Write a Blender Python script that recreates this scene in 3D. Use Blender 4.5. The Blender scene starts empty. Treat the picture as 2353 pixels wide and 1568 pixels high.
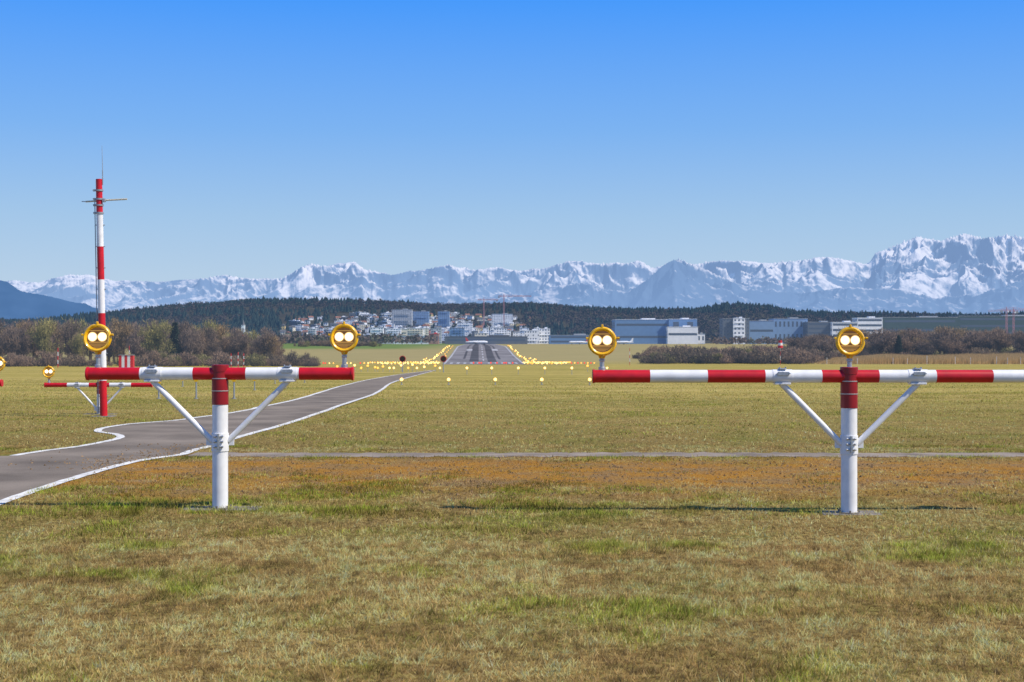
import bpy, math, random
import numpy as np
from mathutils import Vector, Matrix
random.seed(7); rng=np.random.default_rng(7)
scene=bpy.context.scene
COL=scene.collection
F=3268.0; CAMZ=1.77; CX=1176.5; CY=784.0

# ---------------------------------------------------------------- noise
def _h(x,y,s):
    v=np.sin(x*127.1+y*311.7+s*74.7)*43758.5453
    return v-np.floor(v)
def vnoise(x,y,s=0):
    xi=np.floor(x); yi=np.floor(y); fx=x-xi; fy=y-yi
    fx=fx*fx*(3-2*fx); fy=fy*fy*(3-2*fy)
    a=_h(xi,yi,s); b=_h(xi+1,yi,s); c=_h(xi,yi+1,s); d=_h(xi+1,yi+1,s)
    return (a*(1-fx)+b*fx)*(1-fy)+(c*(1-fx)+d*fx)*fy
def fbm(x,y,o=4,s=0):
    r=0;a=.5;t=0
    for i in range(o):
        r=r+a*vnoise(x,y,s+i*3.1); t+=a; a*=.5; x=x*2.03+5.1; y=y*2.03+1.7
    return r/t
def ridged(x,y,o=6,s=0,gain=.52):
    r=0;a=.5;t=0
    for i in range(o):
        n=1-np.abs(2*vnoise(x,y,s+i*3.1)-1); r=r+a*n*n; t+=a; a*=gain; x2=x*.8-y*.6; y=(x*.6+y*.8)*2.07+3.3; x=x2*2.07+1.9
    return r/t

# ---------------------------------------------------------------- ground profile
_pd=np.array([-60,25,36,60,85,120,190,350,600,760,1000,1250,1600,3000,6000,60000.])
_pz=np.array([0,0,-.08,-.40,-.85,-1.35,-2.3,-4.76,-8.1,-6.4,-2.2,-2.0,-2.1,-2.5,-3,-5.])
ys=list(np.arange(-40,60,.5))
y=60.
while y<60000:
    ys.append(y); y*=1.018
ys.append(60000.)
YS=np.array(ys)
_z=np.interp(YS,_pd,_pz)
for _ in range(3):
    k=_z.copy(); k[1:-1]=(_z[:-2]+2*_z[1:-1]+_z[2:])/4; _z=k
_z[YS<25]=0
ZS=_z
def gz(y): return float(np.interp(y,YS,ZS))
def gza(y): return np.interp(y,YS,ZS)
_tabD=np.exp(np.linspace(math.log(5),math.log(1050),3000)); _tabP=CY+F*(CAMZ-gza(_tabD))/_tabD
_tabP=np.minimum.accumulate(_tabP)
def depth_of(py): return float(np.interp(-py,-_tabP,_tabD))
def wx(px,D): return (px-CX)*D/F
def wz(py,D): return CAMZ+(CY-py)*D/F

# ---------------------------------------------------------------- materials
HZ=(0.30,0.44,0.68)
def newmat(name):
    m=bpy.data.materials.new(name); m.use_nodes=True
    return m,m.node_tree,m.node_tree.nodes,m.node_tree.links
def mat(name,col,rough=.6,metal=0,haze=0,var=.12,scale=6.,bump=0,coat=0,em=None,hz=HZ,spec=.5):
    m,nt,N,L=newmat(name); b=N['Principled BSDF']; out=N['Material Output']
    b.inputs['Roughness'].default_value=rough; b.inputs['Metallic'].default_value=metal
    b.inputs['Coat Weight'].default_value=coat; b.inputs['Specular IOR Level'].default_value=spec
    tc=N.new('ShaderNodeTexCoord'); no=N.new('ShaderNodeTexNoise'); no.inputs['Scale'].default_value=scale; no.inputs['Detail'].default_value=5
    L.new(tc.outputs['Object'],no.inputs['Vector'])
    r=N.new('ShaderNodeValToRGB'); r.color_ramp.elements[0].position=.3; r.color_ramp.elements[1].position=.7
    r.color_ramp.elements[0].color=tuple(c*(1-var) for c in col)+(1,); r.color_ramp.elements[1].color=tuple(min(1,c*(1+var*.6)) for c in col)+(1,)
    L.new(no.outputs['Fac'],r.inputs['Fac']); L.new(r.outputs['Color'],b.inputs['Base Color'])
    if bump:
        bu=N.new('ShaderNodeBump'); bu.inputs['Strength'].default_value=bump; bu.inputs['Distance'].default_value=.02
        L.new(no.outputs['Fac'],bu.inputs['Height']); L.new(bu.outputs['Normal'],b.inputs['Normal'])
    if em:
        b.inputs['Emission Color'].default_value=em[0]+(1,); b.inputs['Emission Strength'].default_value=em[1]
    if haze:  # aerial haze painted into the material as constant bluish emission
        e=N.new('ShaderNodeEmission'); e.inputs[0].default_value=hz+(1,); mx=N.new('ShaderNodeMixShader'); mx.inputs[0].default_value=haze
        L.new(b.outputs[0],mx.inputs[1]); L.new(e.outputs[0],mx.inputs[2]); L.new(mx.outputs[0],out.inputs[0]); m.cycles.emission_sampling='NONE'
    return m
def emis(name,col,s,sample=False):
    m,nt,N,L=newmat(name); b=N['Principled BSDF']; b.inputs['Base Color'].default_value=(.1,.1,.1,1)
    b.inputs['Emission Color'].default_value=col+(1,); b.inputs['Emission Strength'].default_value=s
    if not sample: m.cycles.emission_sampling='NONE'
    return m
M={}
M['red']=mat('red_paint',(.60,.004,.014),.42,var=.18,scale=9,coat=.1)
M['white']=mat('white_paint',(.82,.82,.82),.45,var=.12,scale=7,coat=.1)
M['yellow']=mat('yellow_paint',(.88,.48,.006),.3,var=.2,scale=20,coat=.3)
M['darkred']=mat('dark_red_sleeve',(.30,.004,.010),.4,var=.2,scale=9,coat=.15)
M['steel']=mat('galvanised_steel',(.50,.52,.54),.42,metal=.75,var=.25,scale=30)
M['black']=mat('black_plastic',(.03,.02,.015),.3,var=.3,scale=20)
M['lensback']=mat('amber_lens_backing',(.10,.05,.015),.3,var=.4,scale=20,em=((1,.45,.08),.10))  # weak emission paints the bulbs' warm glow onto the backing
M['amber']=mat('amber_reflector',(.50,.28,.06),.3,metal=.5,em=((1,.55,.15),.4))  # frame and louvres emit a little, imitating lamplight falling on them
M['bulb']=emis('lamp_bulb',(1,.84,.50),3.4,True)
M['bulbring']=emis('lamp_reflector_glow',(1,.66,.26),1.25)
M['concrete']=mat('concrete',(.22,.20,.17),.9,var=.4,scale=14,bump=.5,spec=.2)
M['strap']=mat('metal_strap',(.55,.5,.48),.4,metal=.5)
M['ylight']=emis('runway_lamp_glow',(1,.68,.22),2.7)
M['alight']=emis('runway_lamp_amber_glow',(1,.48,.07),2.0)
M['rlight']=emis('red_lamp_glow',(1,.06,.02),1.4)
M['grey']=mat('grey_steel',(.33,.35,.37),.5,metal=.3,haze=.04)
M['trunk']=mat('bark',(.10,.075,.055),.9,haze=.05)
M['redfar']=mat('red_crane_paint',(.50,.12,.10),.5,haze=.25)
M['redmid']=mat('red_sign_paint',(.6,.02,.02),.5,haze=.03)
M['whitemid']=mat('white_sign_paint',(.75,.75,.75),.5,haze=.03)

# ---------------------------------------------------------------- mesh builder
class MB:
    def __init__(s): s.v=[];s.f=[];s.m=[]
    def add(s,vs,fs,m=0):
        o=len(s.v); s.v+= [tuple(q) for q in vs]; s.f+=[tuple(i+o for i in f) for f in fs]; s.m+=[m]*len(fs)
    def box(s,c,sz,m=0,R=None):
        hx,hy,hz=[q/2 for q in sz]; vs=[Vector((x,y,z)) for x in(-hx,hx) for y in(-hy,hy) for z in(-hz,hz)]
        if R: vs=[R@v for v in vs]
        vs=[v+Vector(c) for v in vs]
        s.add(vs,[(0,1,3,2),(4,6,7,5),(0,4,5,1),(2,3,7,6),(0,2,6,4),(1,5,7,3)],m)
    def bbox(s,c,sz,b,m=0,R=None):   # chamfered box
        hx,hy,hz=[q/2 for q in sz]; pr=[(hx-b,hy),(hx,hy-b),(hx,-hy+b),(hx-b,-hy),(-hx+b,-hy),(-hx,-hy+b),(-hx,hy-b),(-hx+b,hy)]
        pr2=[(x*(1-b/hx),y*(1-b/hy)) for x,y in pr]
        vs=[];lv=[(pr2,-hz),(pr,-hz+b),(pr,hz-b),(pr2,hz)]
        for p,z in lv: vs+=[Vector((x,y,z)) for x,y in p]
        if R: vs=[R@v for v in vs]
        vs=[v+Vector(c) for v in vs]; fs=[]
        for k in range(3):
            for i in range(8): j=(i+1)%8; fs.append((k*8+i,k*8+8+i,k*8+8+j,k*8+j))
        fs.append(tuple(range(8))); fs.append(tuple(range(31,23,-1))); s.add(vs,fs,m)
    def lathe(s,p0,ax,prof,n=24,m=0,cap=True,ms=None):
        ax=Vector(ax).normalized(); t=Vector((0,0,1)) if abs(ax.z)<.9 else Vector((1,0,0))
        a=ax.cross(t).normalized(); b=ax.cross(a); p0=Vector(p0); vs=[]
        for h,r in prof:
            for i in range(n):
                an=2*math.pi*i/n; vs.append(p0+ax*h+(a*math.cos(an)+b*math.sin(an))*r)
        o=len(s.v)
        for k in range(len(prof)-1):
            mm=ms[k] if ms else m
            fs=[(o+k*n+i,o+k*n+(i+1)%n,o+(k+1)*n+(i+1)%n,o+(k+1)*n+i) for i in range(n)]
            s.f+=fs; s.m+=[mm]*n
        s.v+=[tuple(q) for q in vs]
        if cap:
            s.f.append(tuple(o+i for i in range(n-1,-1,-1))); s.m.append(ms[0] if ms else m)
            q=o+(len(prof)-1)*n; s.f.append(tuple(q+i for i in range(n))); s.m.append(ms[-1] if ms else m)
    def cyl(s,p0,p1,r,r1=None,n=16,m=0,ch=0):
        p0=Vector(p0);p1=Vector(p1); L=(p1-p0).length; r1=r if r1 is None else r1
        pf=[(0,r-ch),(ch,r),(L-ch,r1),(L,r1-ch)] if ch else [(0,r),(L,r1)]
        s.lathe(p0,p1-p0,pf,n,m)
    def obj(s,name,mats,parent=None,smooth=True,loc=None):
        me=bpy.data.meshes.new(name); me.from_pydata(s.v,[],s.f)
        for m in mats: me.materials.append(m)
        me.polygons.foreach_set('material_index',s.m); me.update()
        if smooth:
            me.shade_smooth(); me.set_sharp_from_angle(angle=math.radians(35))
        return mkobj(name,me,parent,loc)
def mkobj(name,me,parent=None,loc=None):
    o=bpy.data.objects.new(name,me); COL.objects.link(o)
    if loc is not None: o.location=loc
    if parent: o.parent=parent
    return o
def tag(o,label=None,cat=None,group=None,kind=None):
    if label:o['label']=label
    if cat:o['category']=cat
    if group:o['group']=group
    if kind:o['kind']=kind
    return o
def empty(name,loc): 
    o=bpy.data.objects.new(name,None); o.location=loc; o.empty_display_size=.3; COL.objects.link(o); return o
def tri_mesh(name,V,mats,cols=None,nper=3):
    n=len(V)//nper; me=bpy.data.meshes.new(name); me.vertices.add(len(V)); me.vertices.foreach_set('co',V.astype(np.float32).ravel())
    me.loops.add(len(V)); me.loops.foreach_set('vertex_index',np.arange(len(V),dtype=np.int32))
    me.polygons.add(n); me.polygons.foreach_set('loop_start',np.arange(0,n*nper,nper,dtype=np.int32)); 
    me.update(calc_edges=True)
    for m in mats: me.materials.append(m)
    if cols is not None:
        ca=me.color_attributes.new(name='Col',type='FLOAT_COLOR',domain='POINT')
        c4=np.ones((len(V),4),dtype=np.float32); c4[:,:3]=cols; ca.data.foreach_set('color',c4.ravel())
    return me
def grid_mesh(name,P,mats):
    r,c,_=P.shape; me=bpy.data.meshes.new(name)
    idx=np.arange(r*c).reshape(r,c); q=np.stack([idx[:-1,:-1],idx[:-1,1:],idx[1:,1:],idx[1:,:-1]],-1).reshape(-1,4)
    me.vertices.add(r*c); me.vertices.foreach_set('co',P.astype(np.float32).ravel())
    me.loops.add(q.size); me.loops.foreach_set('vertex_index',q.ravel().astype(np.int32))
    me.polygons.add(len(q)); me.polygons.foreach_set('loop_start',np.arange(0,q.size,4,dtype=np.int32)); me.update(calc_edges=True)
    for m in mats: me.materials.append(m)
    me.shade_smooth(); return me
def vcmat(name,haze=0,rough=.9,trans=.0,hz=HZ):
    m,nt,N,L=newmat(name); b=N['Principled BSDF']; b.inputs['Roughness'].default_value=rough; b.inputs['Specular IOR Level'].default_value=.15
    a=N.new('ShaderNodeAttribute'); a.attribute_name='Col'; L.new(a.outputs['Color'],b.inputs['Base Color']); sh=b
    if trans:
        t=N.new('ShaderNodeBsdfTranslucent'); L.new(a.outputs['Color'],t.inputs[0]); mx=N.new('ShaderNodeMixShader'); mx.inputs[0].default_value=trans
        L.new(b.outputs[0],mx.inputs[1]); L.new(t.outputs[0],mx.inputs[2]); sh=mx
    if haze:  # same painted distance haze, blended over the vertex colours
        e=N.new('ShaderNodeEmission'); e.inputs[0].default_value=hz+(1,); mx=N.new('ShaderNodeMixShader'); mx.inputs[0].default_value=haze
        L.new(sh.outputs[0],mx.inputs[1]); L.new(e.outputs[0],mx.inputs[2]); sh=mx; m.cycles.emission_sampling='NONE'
    L.new(sh.outputs[0],N['Material Output'].inputs[0]); return m

# ---------------------------------------------------------------- ground material
def ground_material():
    m,nt,N,L=newmat('meadow_ground'); b=N['Principled BSDF']; b.inputs['Roughness'].default_value=.95; b.inputs['Specular IOR Level'].default_value=.05
    tc=N.new('ShaderNodeTexCoord'); sep=N.new('ShaderNodeSeparateXYZ'); L.new(tc.outputs['Object'],sep.inputs[0])
    def noise(sc,det=6,mapsc=None,rough=.65):
        n=N.new('ShaderNodeTexNoise'); n.inputs['Scale'].default_value=sc; n.inputs['Detail'].default_value=det; n.inputs['Roughness'].default_value=rough
        if mapsc:
            mp=N.new('ShaderNodeMapping'); mp.inputs['Scale'].default_value=mapsc; L.new(tc.outputs['Object'],mp.inputs[0]); L.new(mp.outputs[0],n.inputs['Vector'])
        else: L.new(tc.outputs['Object'],n.inputs['Vector'])
        return n
    def ramp(src,els):
        r=N.new('ShaderNodeValToRGB'); e=r.color_ramp.elements
        e[0].position=els[0][0]; e[0].color=els[0][1]+(1,); e[1].position=els[-1][0]; e[1].color=els[-1][1]+(1,)
        for p,c in els[1:-1]: q=e.new(p); q.color=c+(1,)
        L.new(src,r.inputs['Fac']); return r
    def mix(f,a,c,mode='MIX'):
        x=N.new('ShaderNodeMix'); x.data_type='RGBA'; x.blend_type=mode
        if isinstance(f,float): x.inputs[0].default_value=f
        else: L.new(f,x.inputs[0])
        L.new(a,x.inputs[6]); L.new(c,x.inputs[7]); return x.outputs[2]
    n1=noise(14,9); base=ramp(n1.outputs['Fac'],[(.28,(.05,.03,.010)),(.45,(.15,.10,.03)),(.6,(.32,.235,.075)),(.75,(.46,.36,.14))])
    n2=noise(.55,6); gr=ramp(n1.outputs['Fac'],[(.3,(.05,.05,.010)),(.7,(.25,.26,.05))])
    m2=ramp(n2.outputs['Fac'],[(.44,(0,0,0)),(.62,(.7,.7,.7))])
    c=mix(m2.outputs['Color'],base.outputs['Color'],gr.outputs['Color'])
    # moss / bare soil beside the crossing track
    fine=noise(28,6,None,.8); soil=ramp(fine.outputs['Fac'],[(.3,(.045,.027,.014)),(.45,(.15,.09,.04)),(.55,(.32,.21,.10)),(.7,(.48,.36,.20))])
    rust=ramp(fine.outputs['Fac'],[(.3,(.13,.055,.010)),(.5,(.38,.17,.018)),(.7,(.60,.33,.05))])
    rp_=ramp(noise(1.1,8,(1,1,1),.75).outputs['Fac'],[(.40,(0,0,0)),(.56,(.9,.9,.9))])
    moss_c=mix(rp_.outputs['Color'],soil.outputs['Color'],rust.outputs['Color'])
    wob=noise(.7,10,None,.75); ad=N.new('ShaderNodeMath'); ad.operation='MULTIPLY_ADD'; ad.inputs[1].default_value=9.; L.new(wob.outputs['Fac'],ad.inputs[0]); L.new(sep.outputs['Y'],ad.inputs[2])
    mr=N.new('ShaderNodeMapRange'); mr.inputs[1].default_value=18.; mr.inputs[2].default_value=29.; L.new(ad.outputs[0],mr.inputs[0])
    sm=ramp(mr.outputs[0],[(.15,(0,0,0)),(.42,(.9,.9,.9)),(.62,(.9,.9,.9)),(.82,(0,0,0))])
    c=mix(sm.outputs['Color'],c,moss_c)
    fn=noise(1,7,(.03,.12,.05)); far=ramp(fn.outputs['Fac'],[(.3,(.20,.19,.04)),(.45,(.32,.265,.065)),(.55,(.40,.315,.09)),(.72,(.48,.37,.13))])
    fn2=noise(1,10,(.9,1.8,.3),.7); sp=ramp(fn2.outputs['Fac'],[(.3,(.5,.52,.45)),(.5,(1,1,1)),(.7,(1.4,1.35,1.28))])
    farc=mix(1.,far.outputs['Color'],sp.outputs['Color'],'MULTIPLY')
    mf=N.new('ShaderNodeMapRange'); mf.inputs[1].default_value=23; mf.inputs[2].default_value=60; L.new(sep.outputs['Y'],mf.inputs[0])
    c=mix(mf.outputs[0],c,farc)
    tan=N.new('ShaderNodeRGB'); tan.outputs[0].default_value=(.30,.26,.14,1)
    m5=N.new('ShaderNodeMapRange'); m5.inputs[1].default_value=560; m5.inputs[2].default_value=680; m5.inputs[4].default_value=.7; L.new(sep.outputs['Y'],m5.inputs[0]); c=mix(m5.outputs[0],c,tan.outputs[0])
    cg=N.new('ShaderNodeRGB'); cg.outputs[0].default_value=(.10,.19,.05,1)
    m3=N.new('ShaderNodeMapRange'); m3.inputs[1].default_value=900; m3.inputs[2].default_value=960; L.new(sep.outputs['Y'],m3.inputs[0])
    m4=N.new('ShaderNodeMapRange'); m4.inputs[1].default_value=-30; m4.inputs[2].default_value=-80; m4.inputs[4].default_value=.8; L.new(sep.outputs['X'],m4.inputs[0])
    mm=N.new('ShaderNodeMath'); mm.operation='MULTIPLY'; L.new(m3.outputs[0],mm.inputs[0]); L.new(m4.outputs[0],mm.inputs[1])
    c=mix(mm.outputs[0],c,cg.outputs[0])
    L.new(c,b.inputs['Base Color'])
    bu=N.new('ShaderNodeBump'); bu.inputs['Strength'].default_value=.5; bu.inputs['Distance'].default_value=.04; L.new(n1.outputs['Fac'],bu.inputs['Height']); L.new(bu.outputs['Normal'],b.inputs['Normal'])
    return m
GM=ground_material()
xs=np.concatenate([-np.geomspace(40000,20,40),np.linspace(-19,19,20),np.geomspace(20,40000,40)])
XX,YY=np.meshgrid(xs,YS); P=np.stack([XX,YY,np.repeat(ZS[:,None],len(xs),1)],-1)
tag(mkobj('ground',grid_mesh('ground',P,[GM])),kind='structure')

# ---------------------------------------------------------------- road, lines, runway
def asphalt(name,col,patch=.7,spec=.1):
    m,nt,N,L=newmat(name); b=N['Principled BSDF']; b.inputs['Roughness'].default_value=.9; b.inputs['Specular IOR Level'].default_value=spec
    tc=N.new('ShaderNodeTexCoord'); n=N.new('ShaderNodeTexNoise'); n.inputs['Scale'].default_value=70; n.inputs['Detail'].default_value=6; L.new(tc.outputs['Object'],n.inputs[0])
    n2=N.new('ShaderNodeTexNoise'); n2.inputs['Scale'].default_value=patch; n2.inputs['Detail'].default_value=7; L.new(tc.outputs['Object'],n2.inputs[0])
    a=N.new('ShaderNodeMath'); a.operation='MULTIPLY_ADD'; a.inputs[1].default_value=.35; L.new(n.outputs[0],a.inputs[0])
    b2=N.new('ShaderNodeMath'); b2.operation='MULTIPLY'; b2.inputs[1].default_value=.65; L.new(n2.outputs[0],b2.inputs[0]); L.new(b2.outputs[0],a.inputs[2])
    r=N.new('ShaderNodeValToRGB'); e=r.color_ramp.elements; e[0].position=.36; e[1].position=.64
    e[0].color=tuple(c*.62 for c in col)+(1,); e[1].color=tuple(c*1.35 for c in col)+(1,)
    L.new(a.outputs[0],r.inputs[0]); L.new(r.outputs[0],b.inputs['Base Color'])
    bu=N.new('ShaderNodeBump'); bu.inputs['Strength'].default_value=.3; bu.inputs['Distance'].default_value=.01; L.new(n.outputs[0],bu.inputs['Height']); L.new(bu.outputs[0],b.inputs['Normal'])
    return m
M['road']=asphalt('path_asphalt',(.215,.180,.142))
M['track']=asphalt('old_track',(.27,.225,.18),1.5)
M['rwy']=asphalt('runway_asphalt',(.21,.20,.20),.05)
M['tyre']=asphalt('runway_rubber',(.085,.085,.09),.05)
M['line']=mat('road_line_paint',(.74,.73,.68),.8,var=.35,scale=5,spec=.2)
M['rline']=mat('runway_line_paint',(.46,.46,.46),.8,var=.35,scale=.3,spec=.2)
R_px=[(-420,1330),(-200,1235),(0,1157),(100,1122),(200,1091),(300,1064),(370,1052),(415,1046),(450,1034),(480,1027),(560,1002),(640,980),(700,961),(760,941),(820,921),(860,907),(880,895),(900,881),(940,868),(985,856),(1000,852)]
L_px=[(30,1048.5),(100,1037),(180,1027),(245,1015),(272,1008),(277,1003),(262,998),(232,994),(225,990),(240,984),(300,975),(400,967),(460,959),(520,951),(600,937),(680,920),(740,902),(790,887),(850,873),(920,861),(975,854),(990,851.5)]
def poly(pts):
    out=[]
    for px,py in pts:
        D=depth_of(py); out.append((wx(px,D),D))
    return out
def catmull(p,n=8):
    o=[]
    for i in range(len(p)-1):
        a=p[max(i-1,0)];b=p[i];c=p[i+1];d=p[min(i+2,len(p)-1)]
        for k in range(n):
            t=k/n; o.append(tuple(.5*((2*b[j])+(-a[j]+c[j])*t+(2*a[j]-5*b[j]+4*c[j]-d[j])*t*t+(-a[j]+3*b[j]-3*c[j]+d[j])*t**3) for j in (0,1)))
    o.append(p[-1]); return o
RP=catmull(poly(R_px)); LP=catmull(poly(L_px))
ry=np.array([p[1] for p in RP]); rx=np.array([p[0] for p in RP]); ly=np.maximum.accumulate(np.array([p[1] for p in LP])); lx=np.array([p[0] for p in LP]); ry=np.maximum.accumulate(ry)
def xR(y): return np.interp(y,ry,rx)
def xL(y): return np.where(y<ly[0],-30.,np.interp(y,ly,lx))
yy=sorted(set([float(v) for v in YS if ry[0]<v<ry[-1]]+[float(v) for v in ry]+[float(v) for v in ly]+[ly[0]-.002]))
V=[];Fc=[]
for i,v in enumerate(yy):
    V+=[(float(xL(v)),v,gz(v)+.004 +(.02 if v>40 else 0)),(float(xR(v)),v,gz(v)+.004+(.02 if v>40 else 0))]
    if i: Fc.append((2*i-2,2*i-1,2*i+1,2*i))
b=MB(); b.add(V,Fc); tag(b.obj('path',[M['road']],smooth=False),kind='structure')
def ribbon(name,pts,w,m,off,kind='structure',fn=None,j=.12):
    V=[];Fc=[]
    for i,p in enumerate(pts):
        a=Vector(pts[max(i-1,0)]);c=Vector(pts[min(i+1,len(pts)-1)]); d=(c-a).normalized(); n=Vector((-d.y,d.x))
        for s in(-1,1):
            ww=w*(1+j*math.sin(i*1.7+s)*math.sin(i*.37)+j*random.uniform(-.6,.6))/2
            q=Vector(p)+n*s*ww; V.append((q.x,q.y,gz(q.y)+off+(.02 if q.y>40 else 0)))
        if i: Fc.append((2*i-2,2*i-1,2*i+1,2*i))
    b=MB(); b.add(V,Fc); return tag(b.obj(name,[m],smooth=False),kind=kind)
ribbon('path_edge_line',RP,.15,M['line'],.009); ribbon('path_edge_line',LP,.15,M['line'],.009)
TP=[(x,22.12+.05*math.sin(x*.8)) for x in np.linspace(-5.0,32,300)]
ribbon('track',TP,.80,M['track'],.004,j=.25)
def rc(D): return wx(1112,600)+(D-600)*(wx(1107,1000)-wx(1112,600))/400
RW=17.6
def rstrip(name,off0,off1,D0,D1,m,z):
    V=[];Fc=[]; ds=sorted(set([D0,D1]+[float(v) for v in YS if D0<v<D1]+list(np.linspace(D0,D1,12))))
    for i,D in enumerate(ds):
        V+=[(rc(D)+off0,D,gz(D)+z),(rc(D)+off1,D,gz(D)+z)]
        if i: Fc.append((2*i-2,2*i-1,2*i+1,2*i))
    b=MB(); b.add(V,Fc); return b,V,Fc
b,_,_=rstrip('runway',-RW,RW,585,2400,0,.05); tag(b.obj('runway',[M['rwy']],smooth=False),kind='structure')
b=MB()
for (a,c,d0,d1) in [(-6.5,-2.2,650,1900),(2,6,640,1900),(-10,-8.8,700,1500),(7.5,8.6,690,1500)]:
    q,V,Fc=rstrip('',a,c,d0,d1,0,.08); b.add(V,Fc)
tag(b.obj('runway_rubber_marks',[M['tyre']],smooth=False),kind='structure')
b=MB()
for k in range(5):
    for s in(-1,1):
        o=s*(2.4+k*2.9); q,V,Fc=rstrip('',o-.6,o+.6,604,628,0,.11); b.add(V,Fc)
for k in range(20): q,V,Fc=rstrip('',-.35,.35,660+k*60,690+k*60,0,.11); b.add(V,Fc)
for s in(-1,1):
    q,V,Fc=rstrip('',s*8-1.8,s*8+1.8,880,920,0,.11); b.add(V,Fc)
    q,V,Fc=rstrip('',s*16.8-.4,s*16.8+.4,590,2300,0,.11); b.add(V,Fc)
tag(b.obj('runway_markings',[M['rline']],smooth=False),kind='structure')

# ---------------------------------------------------------------- grass
def grass(n,D0,D1,hmin,hmax,wd,seed,name):
    r=np.random.default_rng(seed)
    D=np.sqrt(r.uniform(D0**2,D1**2,n)); X=r.uniform(-.40,.40,n)*D
    pat=fbm(X*1.3,D*1.3,4,2); pat2=fbm(X*.35,D*.35,3,9); clump=fbm(X*7,D*7,2,5)
    fine=fbm(X*16,D*11,2,15)
    ov=.10*(fbm(X*3,D*3,2,4)-.4)
    keep=~((X<xR(D)+ov)&(X>xL(D)-ov)); edge=np.abs(D-22.12)<.40+.5*(clump-.60); keep&=~edge
    mn=fbm(X*.9,D*.9,4,3)
    mossy=np.clip((D+7*(mn-.5)+r.normal(0,.5,n)-16.8)/2.8,0,1)*np.clip((21.9-D+3*(fbm(X*.7,D*.7,3,31)-.5))/1.2,0,1)
    keep&=r.random(n)>mossy*.66
    X=X[keep];D=D[keep];pat=pat[keep];pat2=pat2[keep];clump=clump[keep];mossy=mossy[keep];fine=fine[keep]; n=len(X)
    h=(hmin+(hmax-hmin)*r.random(n)**1.8)*(.4+1.1*clump)*(1-.45*mossy); w=wd*(.6+.8*r.random(n))
    an=r.uniform(0,2*np.pi,n)*.8+fbm(X*1.6,D*1.6,2,88)*9; le=np.abs(r.normal(1.0,.38,n)).clip(.1,1.5)
    g=np.clip((pat*.65+pat2*.35-.525)*9+r.normal(0,.9,n)*.5,0,1)*.9
    tuft=(np.exp(-((D-14.7)/.6)**2)*(fbm(X*1.1,D*2,2,61)>.58))*.7; g=np.clip(g+tuft,0,1); h=h*(1+.5*tuft)*(1+.25*g)
    le=le*(1-.45*g)
    dx=np.cos(an)*np.sin(le)*h; dy=np.sin(an)*np.sin(le)*h; dz=np.cos(le)*h
    fa=r.uniform(0,2*np.pi,n); wx_=np.cos(fa)*w; wy_=np.sin(fa)*w*.5
    z=gza(D)
    A=np.stack([X-wx_,D-wy_,z-.003],-1);B=np.stack([X+wx_,D+wy_,z-.003],-1);C=np.stack([X+dx,D+dy,z+dz],-1)
    V=np.stack([A,B,C],1).reshape(-1,3)
    straw=np.array([1.25,.93,.42]);straw2=np.array([.80,.52,.15]);green=np.array([.36,.44,.04]);br=np.array([.30,.15,.05]);och=np.array([.78,.34,.02])
    t=r.random(n)[:,None]; c=straw*t+straw2*(1-t)
    c=c*(1-g[:,None])+green*g[:,None]*(.7+.9*r.random((n,1)))
    dk=np.clip((fbm(X*1.6+7,D*2.4,4,77)-.51)*7,0,1)[:,None]*.55; c=c*(1-dk)+br*dk
    c=c*(.45+1.15*np.clip((fine-.25)*1.8,0,1))[:,None]
    ochp=np.clip((fbm(X*1.5,D*1.5,3,41)-.46)*5,0,1)
    mo=(mossy*ochp*(r.random(n)<.75))[:,None]; c=c*(1-mo)+och*mo
    mo2=(mossy*(1-ochp))[:,None]*.35; c=c*(1-mo2)+br*mo2
    farg=np.clip((D-22)/15,0,1)[:,None]; c=c*(1-farg*.3)+np.array([.74,.62,.18])*farg*.3
    c=np.minimum(c,.95)
    cols=np.repeat(c,3,0); cols[0::3]*=.45; cols[1::3]*=.45  # blade feet darkened, painting in shade between the blades
    return V,cols
GV=[];GC=[]
for a in [(280000,6.3,12.5,.02,.068,.0030,11,'a'),(280000,12.5,24,.018,.062,.0044,12,'b'),(160000,24,60,.022,.07,.010,13,'c'),(50000,60,110,.03,.07,.02,14,'d')]:
    v,c=grass(*a); GV.append(v);GC.append(c)
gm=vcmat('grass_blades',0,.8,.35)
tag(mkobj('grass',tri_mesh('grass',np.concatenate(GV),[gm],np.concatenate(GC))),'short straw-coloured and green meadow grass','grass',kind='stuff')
b=MB()
for i in range(3400):
    if random.random()<.88: D=random.uniform(16.2,21.6); X=random.uniform(-.3,.38)*D
    else: D=random.uniform(19.5,24.5); X=float(xR(np.array(D)))-abs(random.gauss(0,.6))
    if X<float(xR(D))-2.5: continue
    s=random.uniform(.006,.026); a=random.uniform(0,6)
    pts=[Vector((math.cos(a+k*2.1)*s*random.uniform(.7,1.3),math.sin(a+k*2.1)*s,0)) for k in range(3)]+[Vector((0,0,s*random.uniform(.5,1)))]
    b.add([p+Vector((X,D,gz(D)+.004)) for p in pts],[(0,1,3),(1,2,3),(2,0,3)])
M['soil']=mat('soil_crumbs',(.26,.17,.09),.95,var=.6,scale=3,spec=.1)
tag(b.obj('gravel',[M['soil']],smooth=False),'brown gravel crumbs on bare soil','gravel',kind='stuff')

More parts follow.
